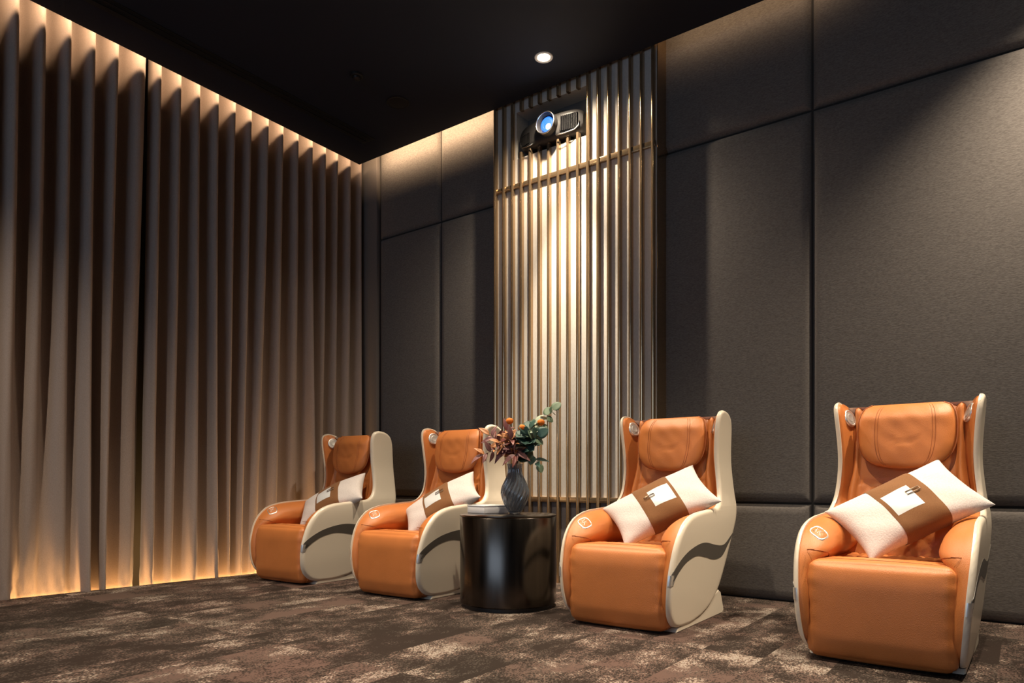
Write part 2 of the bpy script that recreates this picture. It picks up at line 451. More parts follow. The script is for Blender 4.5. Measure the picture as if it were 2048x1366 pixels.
def slat(x, z0, z1):
    key = round(z1-z0, 3)
    if key not in slat_mesh:
        # gently rounded front, flat sides and back
        R_ = sw/2/sin(math.radians(42)); n_ = 8
        sec = [(-sw/2, 0.034)]+[(R_*sin(a), R_*(1-cos(a))) for a in [math.radians(-42+84*q/n_) for q in range(n_+1)]]+[(sw/2, 0.034)]
        v = [(a, b, 0) for a, b in sec]+[(a, b, key) for a, b in sec]; n = len(sec)
        f = [(i, (i+1) % n, n+(i+1) % n, n+i) for i in range(n)]+[tuple(range(n-1, -1, -1)), tuple(range(n, 2*n))]
        o = mk('slat', v, f, M['bronze'], ss, True, True, None, 30); slat_mesh[key] = o.data
    else:
        o = bpy.data.objects.new('slat', slat_mesh[key]); COL.objects.link(o); o.parent = ss
    o.location = (x-ox, YE+0.002-oy, z0)
for i in range(17):
    x = scr_x0+sw/2+i*pitch
    if 3 <= i <= 9:
        slat(x, 0.0, 3.055); slat(x, 3.355, 3.60)
    else: slat(x, 0.0, 3.60)
sbox('batten', (scr_x0+0.002, 4.012, 2.808), (scr_x1-0.01, 4.035, 2.843), M['bronze'], 0.002)
sbox('batten', (scr_x0+0.002, 4.012, ZL-0.016), (scr_x1-0.01, 4.035, ZL+0.020), M['bronze'], 0.002)

# ------------------------------------------------------------------ projector
pj = thing('projector', 'grey projector with a glowing blue lens mounted high in the slat screen', 'projector', (-2.648, 4.176, 3.145))
def projector():
    W, H = 0.262, 0.086
    # body: front face curved like an arc in plan, rounded ends
    nx, nz = 40, 14; verts = []
    secs = []
    for i in range(nx+1):
        u = -1+2*i/nx
        x = W*u
        hh = H*(1-abs(u)**12*0.38)
        yf = -0.20 + 0.05*abs(u)**2.4
        yb = 0.0
        ring = []
        m_ = 9; r = 0.035
        pts = []
        for (cy, cz, a0) in ((yf+r, hh-r, PI/2), (yf+r, -hh+r, PI), (yb-0.01, -hh+0.01, 3*PI/2), (yb-0.01, hh-0.01, 0)):
            rr = r if cy == yf+r else 0.01
            for q in range(4):
                a = a0+PI/2*q/3
                pts.append((x, cy+rr*cos(a)*1.0, cz+rr*sin(a)))
        secs.append(pts)
    n = len(secs[0]); verts = [p for s in secs for p in s]
    f = grid_faces(nx+1, n, 0, True); f.append(tuple(range(n))); f.append(tuple(range(nx*n, nx*n+n)))
    mk('body', verts, f, M['projector'], pj, auto=50)
    # lens collar
    def disc(name, prof, m, cx=0, cz=0, y=0, par=pj, auto=40):
        o = lathe(name, prof, m, par, 40, None, None, auto)
        o.location = (cx, y, cz); o.rotation_euler = (PI/2, 0, 0); return o
    lx, lz = 0.015, 0.012
    disc('lens_collar', [(0.076, 0), (0.076, 0.05), (0.073, 0.056), (0.069, 0.056), (0.065, 0.05), (0.058, 0.026), (0.0, 0.024)], M['projector'], lx, lz, -0.185)
    ring = tube('lens_ring', [(lx+0.0725*cos(a), -0.242, lz+0.0725*sin(a)) for a in [2*PI*i/40 for i in range(40)]], 0.0048, M['steel'], pj, 8, True)
    disc('lens_glow', [(0.050, 0.0), (0.050, 0.004), (0.034, 0.006), (0.032, 0.004), (0.0, 0.005)], M['beam_ring'], lx, lz, -0.211)
    disc('lens', [(0.0575, 0), (0.057, 0.003), (0.0, 0.004)], M['lens'], lx, lz, -0.209)
    disc('light_spot', [(0.020, 0), (0.017, 0.004), (0.0, 0.006)], M['beam'], lx+0.012, lz-0.020, -0.218)
    # grilles: louvres each side
    def fy(x):
        u = abs(x)/W; return -0.20+0.05*u**2.4
    for x0, x1, z0, z1, nl in ((0.105, 0.232, -0.060, 0.050, 9), (-0.240, -0.150, -0.062, 0.015, 6)):
        vv = []; ff = []
        for k_ in range(9):
            x = x0+(x1-x0)*k_/8
            lean = 0.03*(1-k_/8) if x0 > 0 else 0
            vv += [(x, fy(x)-0.005, z0), (x+lean*0.4, fy(x)-0.005, z1-lean*0.3)]
        for k_ in range(8): ff.append((2*k_, 2*k_+1, 2*k_+3, 2*k_+2))
        gv = list(vv); nb = len(gv); vv += [(a, b+0.02, c) for a, b, c in gv]
        ff += [(2*k_+nb, 2*k_+2+nb, 2*k_+3+nb, 2*k_+1+nb) for k_ in range(8)]
        g = mk('grille', vv, ff, M['projector_dark'], pj)
        for k_ in range(nl):
            x = x0+(x1-x0)*(k_+0.7)/(nl+0.4)
            box('louvre', (x-0.0012, fy(x)-0.008, z0+0.004), (x+0.0012, fy(x)-0.003, z1-0.004), M['louvre'], g)
    tube('chrome_trim', [(x, fy(x)-0.006, z) for x, z in ((0.08, -0.080), (0.10, -0.079), (0.16, -0.076), (0.21, -0.066), (0.236, -0.045), (0.240, -0.01))], 0.004, M['steel'], pj)
    tube('chrome_trim', [(x, fy(x)-0.006, z) for x, z in ((-0.12, -0.080), (-0.18, -0.077), (-0.225, -0.066), (-0.242, -0.045), (-0.245, -0.02))], 0.004, M['steel'], pj)
    box('mount_bracket', (-0.06, -0.12, 0.08), (0.08, -0.01, 0.13), M['black'], pj, 0.005)
    for x in (-0.15, 0.15):
        o = lathe('foot', [(0.016, -0.028), (0.018, -0.008), (0.018, 0.006)], M['projector_dark'], pj, 16); o.location = (x, -0.12, -0.085)
projector()

# ------------------------------------------------------------------ ceiling fittings
def downlight(x, y, label, energy, angle=75, blend=0.8, wide=0.0, group=None, aim=(0, 0, -1), narrow=0.0):
    t = thing('downlight', label, 'ceiling light', (x, y, ZC), 0, group)
    lathe('trim_ring', [(0.058, -0.004), (0.060, -0.001), (0.060, 0.004), (0.040, 0.006), (0.040, -0.001), (0.044, -0.004), (0.058, -0.004)], M['lamp_ring'], t, 40, caps=False)
    lathe('bulb', [(0.0005, -0.003), (0.039, -0.002), (0.039, 0.004)], M['lamp'], t, 32)
    spot('bulb_light', (0, 0, -0.035), energy, angle, blend, WARM, 0.028, aim, t)
    if wide: spot('bulb_light', (0, 0, -0.035), wide, 140, 0.35, WARM, 0.028, aim, t)
    if narrow: spot('bulb_light', (0, 0, -0.035), narrow, 34, 0.9, WARM, 0.028, (0, 0.14, -1), t)
    return t
LX, LY = -2.481, 3.694
downlight(LX, LY, 'bright round ceiling downlight above the slat screen', 190, 120, 0.9, 30, narrow=950)
G = 'ceiling downlights outside the picture'
for i, (x, y, e, an) in enumerate(((0.42, LY, 430, 106), (-2.95, 2.30, 300, 80), (-1.5, 2.45, 300, 80), (0.0, 2.45, 330, 80), (-3.4, 0.1, 330, 124), (-1.6, 0.1, 70, 90), (0.3, 0.1, 70, 90))):
    downlight(x, y, ['ceiling downlight by the padded wall right of the last chair', 'ceiling downlight in front of the two left chairs',
                     'ceiling downlight in front of the third chair', 'ceiling downlight in front of the rightmost chair', 'rear row ceiling downlight nearest the curtain',
                     'middle ceiling downlight of the rear row', 'rear row ceiling downlight above the camera'][i], e, an, 0.9, 0)

vt = thing('slot_diffuser', 'long black air slot in the ceiling along the curtain', 'air vent', (-4.215, 1.6, ZC), math.radians(0.0))
box('frame', (-0.065, -3.0, -0.004), (0.065, 2.17, 0.0), M['vent'], vt)
for q in (-0.025, 0.025): box('slot_blade', (q-0.008, -2.98, -0.009), (q+0.008, 2.15, -0.004), M['vent'], vt)
sp = thing('ceiling_speaker', 'flat round black speaker in the ceiling near the room corner', 'speaker', (-3.62, 3.506, ZC))
lathe('rim', [(0.08, 0), (0.082, -0.004), (0.078, -0.007), (0.074, -0.006)], M['vent'], sp)
lathe('grille', [(0.0005, -0.007), (0.06, -0.0065), (0.074, -0.0055), (0.074, -0.001)], M['vent'], sp)
dt = thing('smoke_detector', 'small round black detector on the ceiling near the air slot', 'detector', (-3.598, 3.104, ZC))
lathe('base', [(0.042, 0), (0.042, -0.012), (0.036, -0.018)], M['vent'], dt, 32)
lathe('sensor_cap', [(0.026, -0.018), (0.024, -0.03), (0.016, -0.036)], M['black'], dt, 32)

# ------------------------------------------------------------------ massage chair
FP = [(0.125, 0.020), (0.07, 0.034), (0.03, 0.060), (0.0, 0.095), (-0.020, 0.155), (-0.024, 0.25), (-0.008, 0.33), (0.022, 0.407), (0.07, 0.470),
      (0.14, 0.518), (0.25, 0.546), (0.42, 0.558), (0.52, 0.563), (0.575, 0.575), (0.615, 0.608), (0.637, 0.66), (0.640, 0.75), (0.626, 0.86), (0.614, 0.98), (0.620, 1.035), (0.642, 1.063), (0.68, 1.074)]
BP = [(0.26, 0.017), (0.40, 0.034), (0.52, 0.075), (0.60, 0.13), (0.655, 0.20), (0.71, 0.29), (0.765, 0.39), (0.82, 0.48), (0.852, 0.56), (0.862, 0.65), (0.857, 0.77), (0.845, 0.89), (0.832, 0.98), (0.802, 1.037), (0.745, 1.067), (0.68, 1.0745)]
def dense2(p, per): return [(v.x, v.y) for v in catmull([(a, b, 0) for a, b in p], per)]
Fd, Bd = dense2(FP, 6), dense2(BP, 6)
def monotone(c):
    out = [c[0]]
    for p in c[1:]:
        if p[1] > out[-1][1]+1e-5: out.append(p)
    return out
Fd, Bd = monotone(Fd), monotone(Bd)
XO = ([0.02, 0.15, 0.25, 0.45, 0.55, 0.65, 0.80, 0.95, 1.075], [0.274, 0.288, 0.296, 0.310, 0.308, 0.290, 0.277, 0.284, 0.298])
XOd = [(v.x, v.y) for v in catmull([(a, b, 0) for a, b in zip(*XO)], 5)]
def xout(z): return interp([a for a, _ in XOd], [b for _, b in XOd], z)
def seg_d(p, a, b):
    ax, ay = a; bx, by = b; vx, vy = bx-ax, by-ay; wx, wy = p[0]-ax, p[1]-ay
    L2 = vx*vx+vy*vy; t = 0 if L2 == 0 else max(0, min(1, (wx*vx+wy*vy)/L2))
    return math.hypot(wx-t*vx, wy-t*vy)
def poly_d(p, poly):
    return min(seg_d(p, poly[i], poly[(i+1) % len(poly)]) for i in range(len(poly)))
OUT = Fd[::3]+Bd[::-3]
def quarter(d, r):
    t = min(max(d/r, 0), 1); return 1-math.sqrt(max(0, 1-(1-t)**2))     # 1 at rim, 0 inside
TH, RR = 0.021, 0.017
def shell_x(y, z): return xout(z) - RR*quarter(poly_d((y, z), OUT), RR)
def plate(F, B, ncol, xf, xb, clip=None):
    """closed solid between an outline's front curve F and back curve B; xf / xb give its two faces"""
    bz, by = [b[1] for b in B], [b[0] for b in B]
    rows = []
    ss_ = [0.5-0.5*cos(PI*j/ncol) for j in range(ncol+1)]
    for (y, z) in F:
        yb = interp(bz, by, z)
        if yb <= y+1e-4: yb = y+1e-4
        rows.append([(y+(yb-y)*s, z) for s in ss_])
    nr, nc = len(rows), ncol+1; v = []; 
    for r in rows:
        for (y, z) in r: v.append((xf(y, z), y, z))
    for r in rows:
        for (y, z) in r: v.append((xb(y, z), y, z))
    f = grid_faces(nr, nc)+[tuple(reversed(q)) for q in grid_faces(nr, nc, nr*nc)]
    o = nr*nc
    for i in range(nr-1):
        f.append((i*nc, (i+1)*nc, o+(i+1)*nc, o+i*nc)); a = i*nc+nc-1; f.append((a, o+a, o+a+nc, a+nc))
    for j in range(nc-1):
        f.append((j, o+j, o+j+1, j+1)); a = (nr-1)*nc+j; f.append((a, a+1, o+a+1, o+a))
    return v, f
def both_sides(name, v, f, m, root, auto=None):
    for s in (1, -1):
        mk(name, [(s*x, y, z) for x, y, z in v], f, m, root, True, True, None, auto)

def offset_curve(c, d):
    out = []
    for i, (y, z) in enumerate(c):
        a = c[max(i-1, 0)]; b = c[min(i+1, len(c)-1)]
        ty, tz = b[0]-a[0], b[1]-a[1]; l = math.hypot(ty, tz) or 1
        out.append((y+d*tz/l, z-d*ty/l))
    return monotone(out)

def back_y(z):        # front of the backrest cushion
    return interp([0.36, 0.45, 0.6, 0.8, 0.95, 1.05], [0.575, 0.605, 0.65, 0.70, 0.725, 0.735], z)

def quilt(a, b, cell=0.075, w_=0.008):
    """diamond stitching: depth of the stitch groove at (a, b)"""
    p = (a+b)/cell; q = (a-b)/cell
    d = min(abs(p-round(p)), abs(q-round(q)))*cell/1.414
    return math.exp(-(d/w_)**2)

def massage_chair(name, label, loc, rz):
    R = thing(name, label, 'massage chair', (loc[0], loc[1], 0), rz, 'orange and beige massage chairs along the padded wall')
    # beige side shells
    v, f = plate(Fd, Bd, 22, shell_x, lambda y, z: xout(z)-TH)
    both_sides('side_shell', v, f, M['shell'], R, 60)
    # back shell joining them
    vv = []; zs = [0.10, 0.16, 0.22, 0.30, 0.40, 0.5, 0.6, 0.7, 0.8, 0.9, 0.97, 1.02, 1.05]; nx = 20
    bz, by = [b[1] for b in Bd], [b[0] for b in Bd]
    for side in (0, 1):
        for z in zs:
            yb = interp(bz, by, z); hw = xout(z)-0.02
            for j in range(nx+1):
                u = -1+2*j/nx
                vv.append((hw*u, yb-0.012+0.02*(1-u*u)-(0.05 if side else 0), z))
    nr, nc = len(zs), nx+1; o = nr*nc
    ff = grid_faces(nr, nc)+grid_faces(nr, nc, o)
    for i in range(nr-1):
        ff.append((i*nc, (i+1)*nc, o+(i+1)*nc, o+i*nc)); a = i*nc+nc-1; ff.append((a, o+a, o+a+nc, a+nc))
    for j in range(nc-1):
        ff.append((j, o+j, o+j+1, j+1)); a = (nr-1)*nc+j; ff.append((a, a+1, o+a+1, o+a))
    mk('back_shell', vv, ff, M['shell'], R, auto=50)
    # orange upholstery lining arm and wing
    Fp = offset_curve(Fd, 0.009)
    Bp = [(min(y-0.05, 0.80), z) for y, z in Bd]
    outp = Fp[::3]+[(y, z) for y, z in Bp[::-3]]
    def pad_x(y, z):
        d = min(seg_d((y, z), Fp[i], Fp[i+1]) for i in range(0, len(Fp)-1))
        armk = sm(0.34, 0.44, z)*(1-sm(0.53, 0.66, z)); wing = sm(0.53, 0.66, z)
        T = 0.047+0.066*armk
        r = 0.05+0.03*armk
        gro = 0.0
        if armk > 0.05: gro = 0.004*math.exp(-((y-0.215-0.12*(0.5-z))/0.006)**2)*armk
        if y < 0.13: gro += 0.003*math.exp(-((z-0.405+0.25*(y-0.02))/0.005)**2)
        body = T*(1-quarter(d, r))*(1-wing) + wing*(0.016*(1-quarter(d, 0.016))+0.38*max(0, d-0.014))
        return xout(z)-TH+0.004-body+gro
    v, f = plate(Fp, Bp, 30, pad_x, lambda y, z: xout(z)-TH+0.008)
    both_sides('side_cushion', v, f, M['leather'], R)
    for s in (1, -1):
        p1 = [(0.031+0.009*q, 0.430-0.0028*q+0.006*sin(q*0.25)) for q in range(16)]
        for pth in (p1,):
            pts = [(s*(pad_x(y, z)-0.0010), y, z) for y, z in pth]
            tube('seam', pts, 0.0015, M['leather_dark'], R, 5)
    # grey wave stripe let into each side shell, with a silver front tip
    up = [(-0.018, 0.275), (0.003, 0.303), (0.077, 0.345), (0.165, 0.377), (0.28, 0.398), (0.377, 0.400), (0.505, 0.380), (0.60, 0.370), (0.66, 0.377), (0.728, 0.407), (0.775, 0.428)]
    lo = [(-0.018, 0.238), (0.003, 0.250), (0.060, 0.290), (0.142, 0.326), (0.256, 0.344), (0.377, 0.328), (0.479, 0.308), (0.56, 0.305), (0.63, 0.318), (0.700, 0.367), (0.770, 0.420)]
    U, Lw = dense2(up, 5), dense2(lo, 5); nc = 5
    def band(a, b, off, deep):
        v = []
        for q in range(a, b+1):
            for j in range(nc):
                t = j/(nc-1); y = Lw[q][0]*(1-t)+U[q][0]*t; z = Lw[q][1]*(1-t)+U[q][1]*t
                v.append((shell_x(y, z)+off, y, z))
        n = len(v); v += [(x-deep, y, z) for x, y, z in v]
        nr = b-a+1; f = grid_faces(nr, nc)+[tuple(reversed(q)) for q in grid_faces(nr, nc, n)]
        for i in range(nr-1):
            f.append((i*nc, (i+1)*nc, n+(i+1)*nc, n+i*nc)); g = i*nc+nc-1; f.append((g, n+g, n+g+nc, g+nc))
        for j in range(nc-1):
            f.append((j, n+j, n+j+1, j+1)); g = (nr-1)*nc+j; f.append((g, g+1, n+g+1, n+g))
        return v, f
    v, f = band(2, len(U)-1, 0.0015, 0.01); both_sides('wave_stripe', v, f, M['stripe'], R, 50)
    # silver tip wraps round the front rim
    v = []
    nrm = 9
    tip = []
    for k_ in range(nrm):
        t = k_/(nrm-1)
        if t < 0.5: tip.append(None)
    for z in (0.232, 0.244, 0.256, 0.268, 0.280):
        yf = interp([p[1] for p in Fd], [p[0] for p in Fd], z)
        X = xout(z)
        row = [(X-TH+0.004, yf-0.0015)]
        for q in range(6):
            a = PI/2*q/5; row.append((X-RR+RR*sin(a)+0.0015, yf+RR-RR*cos(a)-0.0015*cos(a)))
        row.append((X+0.0015, yf+0.034+(z-0.25)*0.5))
        v += [(x, y, z) for x, y in row]
    both_sides('stripe_tip', v, grid_faces(5, 8), M['silver'], R)
    # backrest
    zs = [0.34, 0.36]+[0.37+0.0125*i for i in range(54)]+[1.043, 1.048]; nx = 56; v = []
    for z in zs:
        for j in range(nx+1):
            u = -1+2*j/nx; x = (0.25-0.02*sm(0.6, 0.8, z))*u
            e = min((1-abs(u))*0.25, 1.05-z+0.004); edge = 0.04*quarter(e, 0.045)
            g = 0.0
            if z < 0.69 and abs(x) < 0.185: g += 0.0055*quilt(x, z)
            g += 0.006*math.exp(-((z-0.695)/0.006)**2)*(abs(x) < 0.19)
            g += 0.008*math.exp(-((abs(x)-0.19)/0.006)**2)
            wr = 0.002*sin(37*x+9*z)*sin(23*z)
            v.append((x, back_y(z)+edge+g+wr-0.02*(abs(u) > 0.78)*sm(0.78, 0.9, abs(u))*(1-sm(0.9, 1.0, abs(u))), z))
    n = len(v); v += [(x, 0.80, z) for x, y, z in v]
    nr, nc = len(zs), nx+1; f = grid_faces(nr, nc)
    for i in range(nr-1):
        f.append((i*nc, (i+1)*nc, n+(i+1)*nc, n+i*nc)); a = i*nc+nc-1; f.append((a, n+a, n+a+nc, a+nc))
    for j in range(nc-1): a = (nr-1)*nc+j; f.append((a, a+1, n+a+1, n+a))
    mk('backrest', v, f, M['leather'], R)
    # seat, quilted
    ny = 46; nx = 50; v = []
    for i in range(ny+1):
        y = 0.10+0.56*i/ny
        for j in range(nx+1):
            u = -1+2*j/nx; x = 0.25*u
            dip = 0.016*(1-u*u)*sin(PI*min(1, max(0, (y-0.12)/0.5)))
            g = 0.0055*quilt(x, y, 0.07) if abs(x) < 0.16 and y > 0.2 else 0
            g += 0.007*math.exp(-((abs(x)-0.17)/0.006)**2)+0.008*math.exp(-((y-0.19)/0.007)**2)
            wr = 0.003*sin(61*x+11*y)*sin(30*y+8*x)*(1-sm(0.12, 0.3, y))
            v.append((x, y, 0.378-dip-g+wr))
    n = len(v); v += [(x, y, 0.28) for x, y, z in v]
    f = grid_faces(ny+1, nx+1)+[tuple(reversed(q)) for q in grid_faces(ny+1, nx+1, n)]
    nc = nx+1
    for i in range(ny): f.append((i*nc, (i+1)*nc, n+(i+1)*nc, n+i*nc)); a = i*nc+nc-1; f.append((a, n+a, n+a+nc, a+nc))
    for j in range(nc-1): f.append((j, n+j, n+j+1, j+1)); a = ny*nc+j; f.append((a, a+1, n+a+1, n+a))
    mk('seat', v, f, M['leather'], R)
    # calf rest: plump block in front
    bm = rbox_verts((-0.247, -0.004, 0.016), (0.247, 0.20, 0.388), 0.03, 22, 0.012)
    for q in bm.verts:
        x, y, z = q.co
        if y < 0.05: q.co.y += 0.016*sm(0.30, 0.40, z)+0.012*(1-sm(0.02, 0.1, z))
        edge = sm(0.19, 0.247, abs(x))
        q.co.y += 0.0025*edge*sin(95*z+2*x)*(y < 0.08)
        q.co.x += math.copysign(0.0018*edge*sin(130*z+3), x)
        q.co.z += (0.003*sin(70*x+1.3)*sin(40*y))*(z > 0.36)*sm(0.05, 0.14, y)
    from_bm('calf_rest', bm, M['leather'], R)
    # head pillow
    zt, zb = 1.052, 0.768
    WV = ([0, 0.02, 0.06, 0.12, 0.2, 0.32, 0.5, 0.7, 0.85, 0.95, 1.0], [0.09, 0.118, 0.143, 0.163, 0.179, 0.191, 0.197, 0.196, 0.188, 0.172, 0.140])
    nr, nc = 34, 41; front = []; back = []
    rows_v = [0.5-0.5*cos(PI*i/(nr-1)) for i in range(nr)]
    def hp(u, vv, sgn):
        z = zb+(zt-zb)*vv + 0.008*(1-u*u)*(vv-0.5)*0 - 0.012*(1-u*u)*(1-sm(0, 0.3, vv))
        w_ = interp(*WV, vv)*(1 if True else 0)
        e = max(0, 1-abs(u)**3.2)**0.5 * max(0, 1-abs(2*vv-1)**4)**0.5
        mid = back_y(z)-0.046-0.022*vv*0 + 0.02*sm(0.75, 1.0, vv)
        t = (0.044 if sgn < 0 else 0.026)*e
        y = mid + sgn*t
        if sgn < 0:
            y += 0.004*math.exp(-((abs(u)-0.58)/0.018)**2)*e
            y += 0.0035*math.exp(-((vv-0.47+0.10*(1-(u/0.33)**2))/0.022)**2)*(abs(u) < 0.33)
            y += 0.0014*sin(11*u+5*vv)*sin(15*vv+3*u)*e
        return (w_*u, y, z)
    for i in range(nr):
        for j in range(nc): front.append(hp(-1+2*j/(nc-1), rows_v[i], -1))
    for i in range(nr):
        for j in range(nc): back.append(hp(-1+2*j/(nc-1), rows_v[i], 1))
    n = nr*nc; f = grid_faces(nr, nc)+[tuple(reversed(q)) for q in grid_faces(nr, nc, n)]
    for i in range(nr-1): f.append((i*nc, (i+1)*nc, n+(i+1)*nc, n+i*nc)); a = i*nc+nc-1; f.append((a, n+a, n+a+nc, a+nc))
    for j in range(nc-1): f.append((j, n+j, n+j+1, j+1)); a = (nr-1)*nc+j; f.append((a, a+1, n+a+1, n+a))
    hpil = mk('head_pillow', front+back, f, M['leather'], R)
    path = [hp(-1, v_, -1) for v_ in rows_v[::-2]]+[hp(-1+2*j/20, 0, -1) for j in range(1, 20)]+[hp(1, v_, -1) for v_ in rows_v[::2]]
    tube('piping', [(x, y-0.001, z) for x, y, z in path], 0.0032, M['leather_dark'], hpil, 6)
    for s in (-1, 1):
        for du in (-0.03, 0.03):
            tube('seam', [Vector(hp(s*0.58+du, 0.04+0.92*i/18, -1))+Vector((0, -0.0005, 0)) for i in range(19)], 0.0011, M['leather_dark'], hpil, 5)
    # round speakers on the inside of the wings
    for s in (-1, 1):
        zc, yc = 0.998, 0.698
        px = pad_x(yc, zc)
        d1 = (pad_x(yc+0.02, zc)-pad_x(yc-0.02, zc))/0.04; d2 = (pad_x(yc, zc+0.02)-pad_x(yc, zc-0.02))/0.04
        nrm = Vector((-1, d1, d2)).normalized(); nrm = (nrm+Vector((0, -0.12, 0))).normalized()
        ring = lathe('speaker', [(0.041, -0.014), (0.043, -0.004), (0.042, 0.001), (0.038, 0.0045), (0.033, 0.004), (0.031, 0.001), (0.0, 0.001)], M['silver'], R, 36, None, None, 60)
        ring.location = Vector((s*px, yc, zc))+Vector((s*nrm.x, nrm.y, nrm.z))*0.001
        ring.rotation_euler = Vector((s*nrm.x, nrm.y, nrm.z)).to_track_quat('Z', 'Y').to_euler()
        lathe('speaker_grille', [(0.031, 0.0), (0.030, 0.0025), (0.025, 0.0035), (0.023, 0.0026), (0.018, 0.0042), (0.016, 0.0033), (0.010, 0.0048), (0.008, 0.004), (0.0, 0.0052)], M['grille'], ring, 28)
    # control badge on the arm to the viewer's left
    def arm_z(x, y):
        """height of the arm's upholstery at (x, y), x > 0"""
        top = interp([p[0] for p in Fp if 0.3 < p[1] < 0.575], [p[1] for p in Fp if 0.3 < p[1] < 0.575], y)
        z = top-0.0005
        while z > top-0.06 and pad_x(y, z) > x: z -= 0.001
        return z
    bcx, bcy = 0.236, 0.135
    tilt = 0.35
    def on_arm(u, v_, h):
        """badge coordinates (u across, v along the arm) laid onto the arm"""
        cu, su = cos(tilt), sin(tilt)
        x, y = -bcx+u*cu+v_*su, bcy-u*su+v_*cu
        return (x, y, arm_z(-x, y)+h)
    outl = []
    for q in range(36):
        a = 2*PI*q/36; ca, sa = cos(a), sin(a)
        outl.append((0.031*math.copysign(abs(ca)**0.65, ca), 0.033*math.copysign(abs(sa)**0.65, sa)))
    v = []
    for sc_, h in ((1.0, -0.004), (1.0, 0.002), (0.97, 0.0032), (0.89, 0.0032), (0.85, 0.001)):
        v += [on_arm(x*sc_, y*sc_, h) for x, y in outl]
    plate_o = mk('control_badge', v, grid_faces(5, 36, 0, True), M['silver'], R, auto=50)
    v = [on_arm(x*sc_, y*sc_, h) for sc_, h in ((0.88, 0.0005), (0.84, 0.002), (0.4, 0.003)) for x, y in outl]+[on_arm(0, 0, 0.003)]
    f = grid_faces(3, 36, 0, True)+[(72+q, 72+(q+1) % 36, 108) for q in range(36)]
    mk('badge_face', v, f, M['leather'], plate_o)
    for (x0, y0, x1, y1) in ((-0.016, -0.017, -0.004, 0.017), (-0.016, 0.017, -0.004, -0.017), (0.001, -0.017, 0.001, 0.017), (0.003, 0.0, 0.015, 0.017), (0.003, 0.0, 0.015, -0.017)):
        tube('badge_mark', [on_arm(x0+(x1-x0)*q/5, y0+(y1-y0)*q/5, 0.0032) for q in range(6)], 0.0011, M['silver'], plate_o, 6)
    # base plate with rear feet
    prof = [(0.11, 0.0), (0.72, 0.0), (0.745, 0.012), (0.70, 0.115), (0.672, 0.128), (0.60, 0.11), (0.50, 0.055), (0.38, 0.028), (0.12, 0.018)]
    for s in (-1, 1):
        n = len(prof); x0, x1 = s*0.17, s*0.268
        v = [(x0, y, z) for y, z in prof]+[(x1-s*0.006, y, z) for y, z in prof]
        cy_, cz_ = sum(p[0] for p in prof)/n, sum(p[1] for p in prof)/n
        v += [(x1, y+(cy_-y)*0.02, z+(cz_-z)*0.06) for y, z in prof]
        f = grid_faces(3, n, 0, True)+[tuple(range(n)), tuple(range(2*n, 3*n))]
        mk('foot', v, f, M['shell'], R, auto=30)
    box('base', (-0.20, 0.14, 0.03), (0.20, 0.66, 0.30), M['black'], R, 0.01)
    return R

CH = [('orange massage chair nearest the curtain, leftmost of the four', (-4.122, 2.853), 0.036),
      ('orange massage chair between the leftmost chair and the round table', (-3.081, 2.880), 0.020),
      ('orange massage chair just right of the round table, back to the slat screen edge', (-1.551, 2.903), 0.010),
      ('largest orange massage chair, at the far right, closest to the camera', (-0.437, 2.875), -0.019)]
first = massage_chair('massage_chair', CH[3][0], CH[3][1], CH[3][2])
for lab, loc, a in CH[:3]:
    c = copy_tree(first); c['label'] = lab; c.location = (loc[0], loc[1], 0); c.rotation_euler = (0, 0, a)

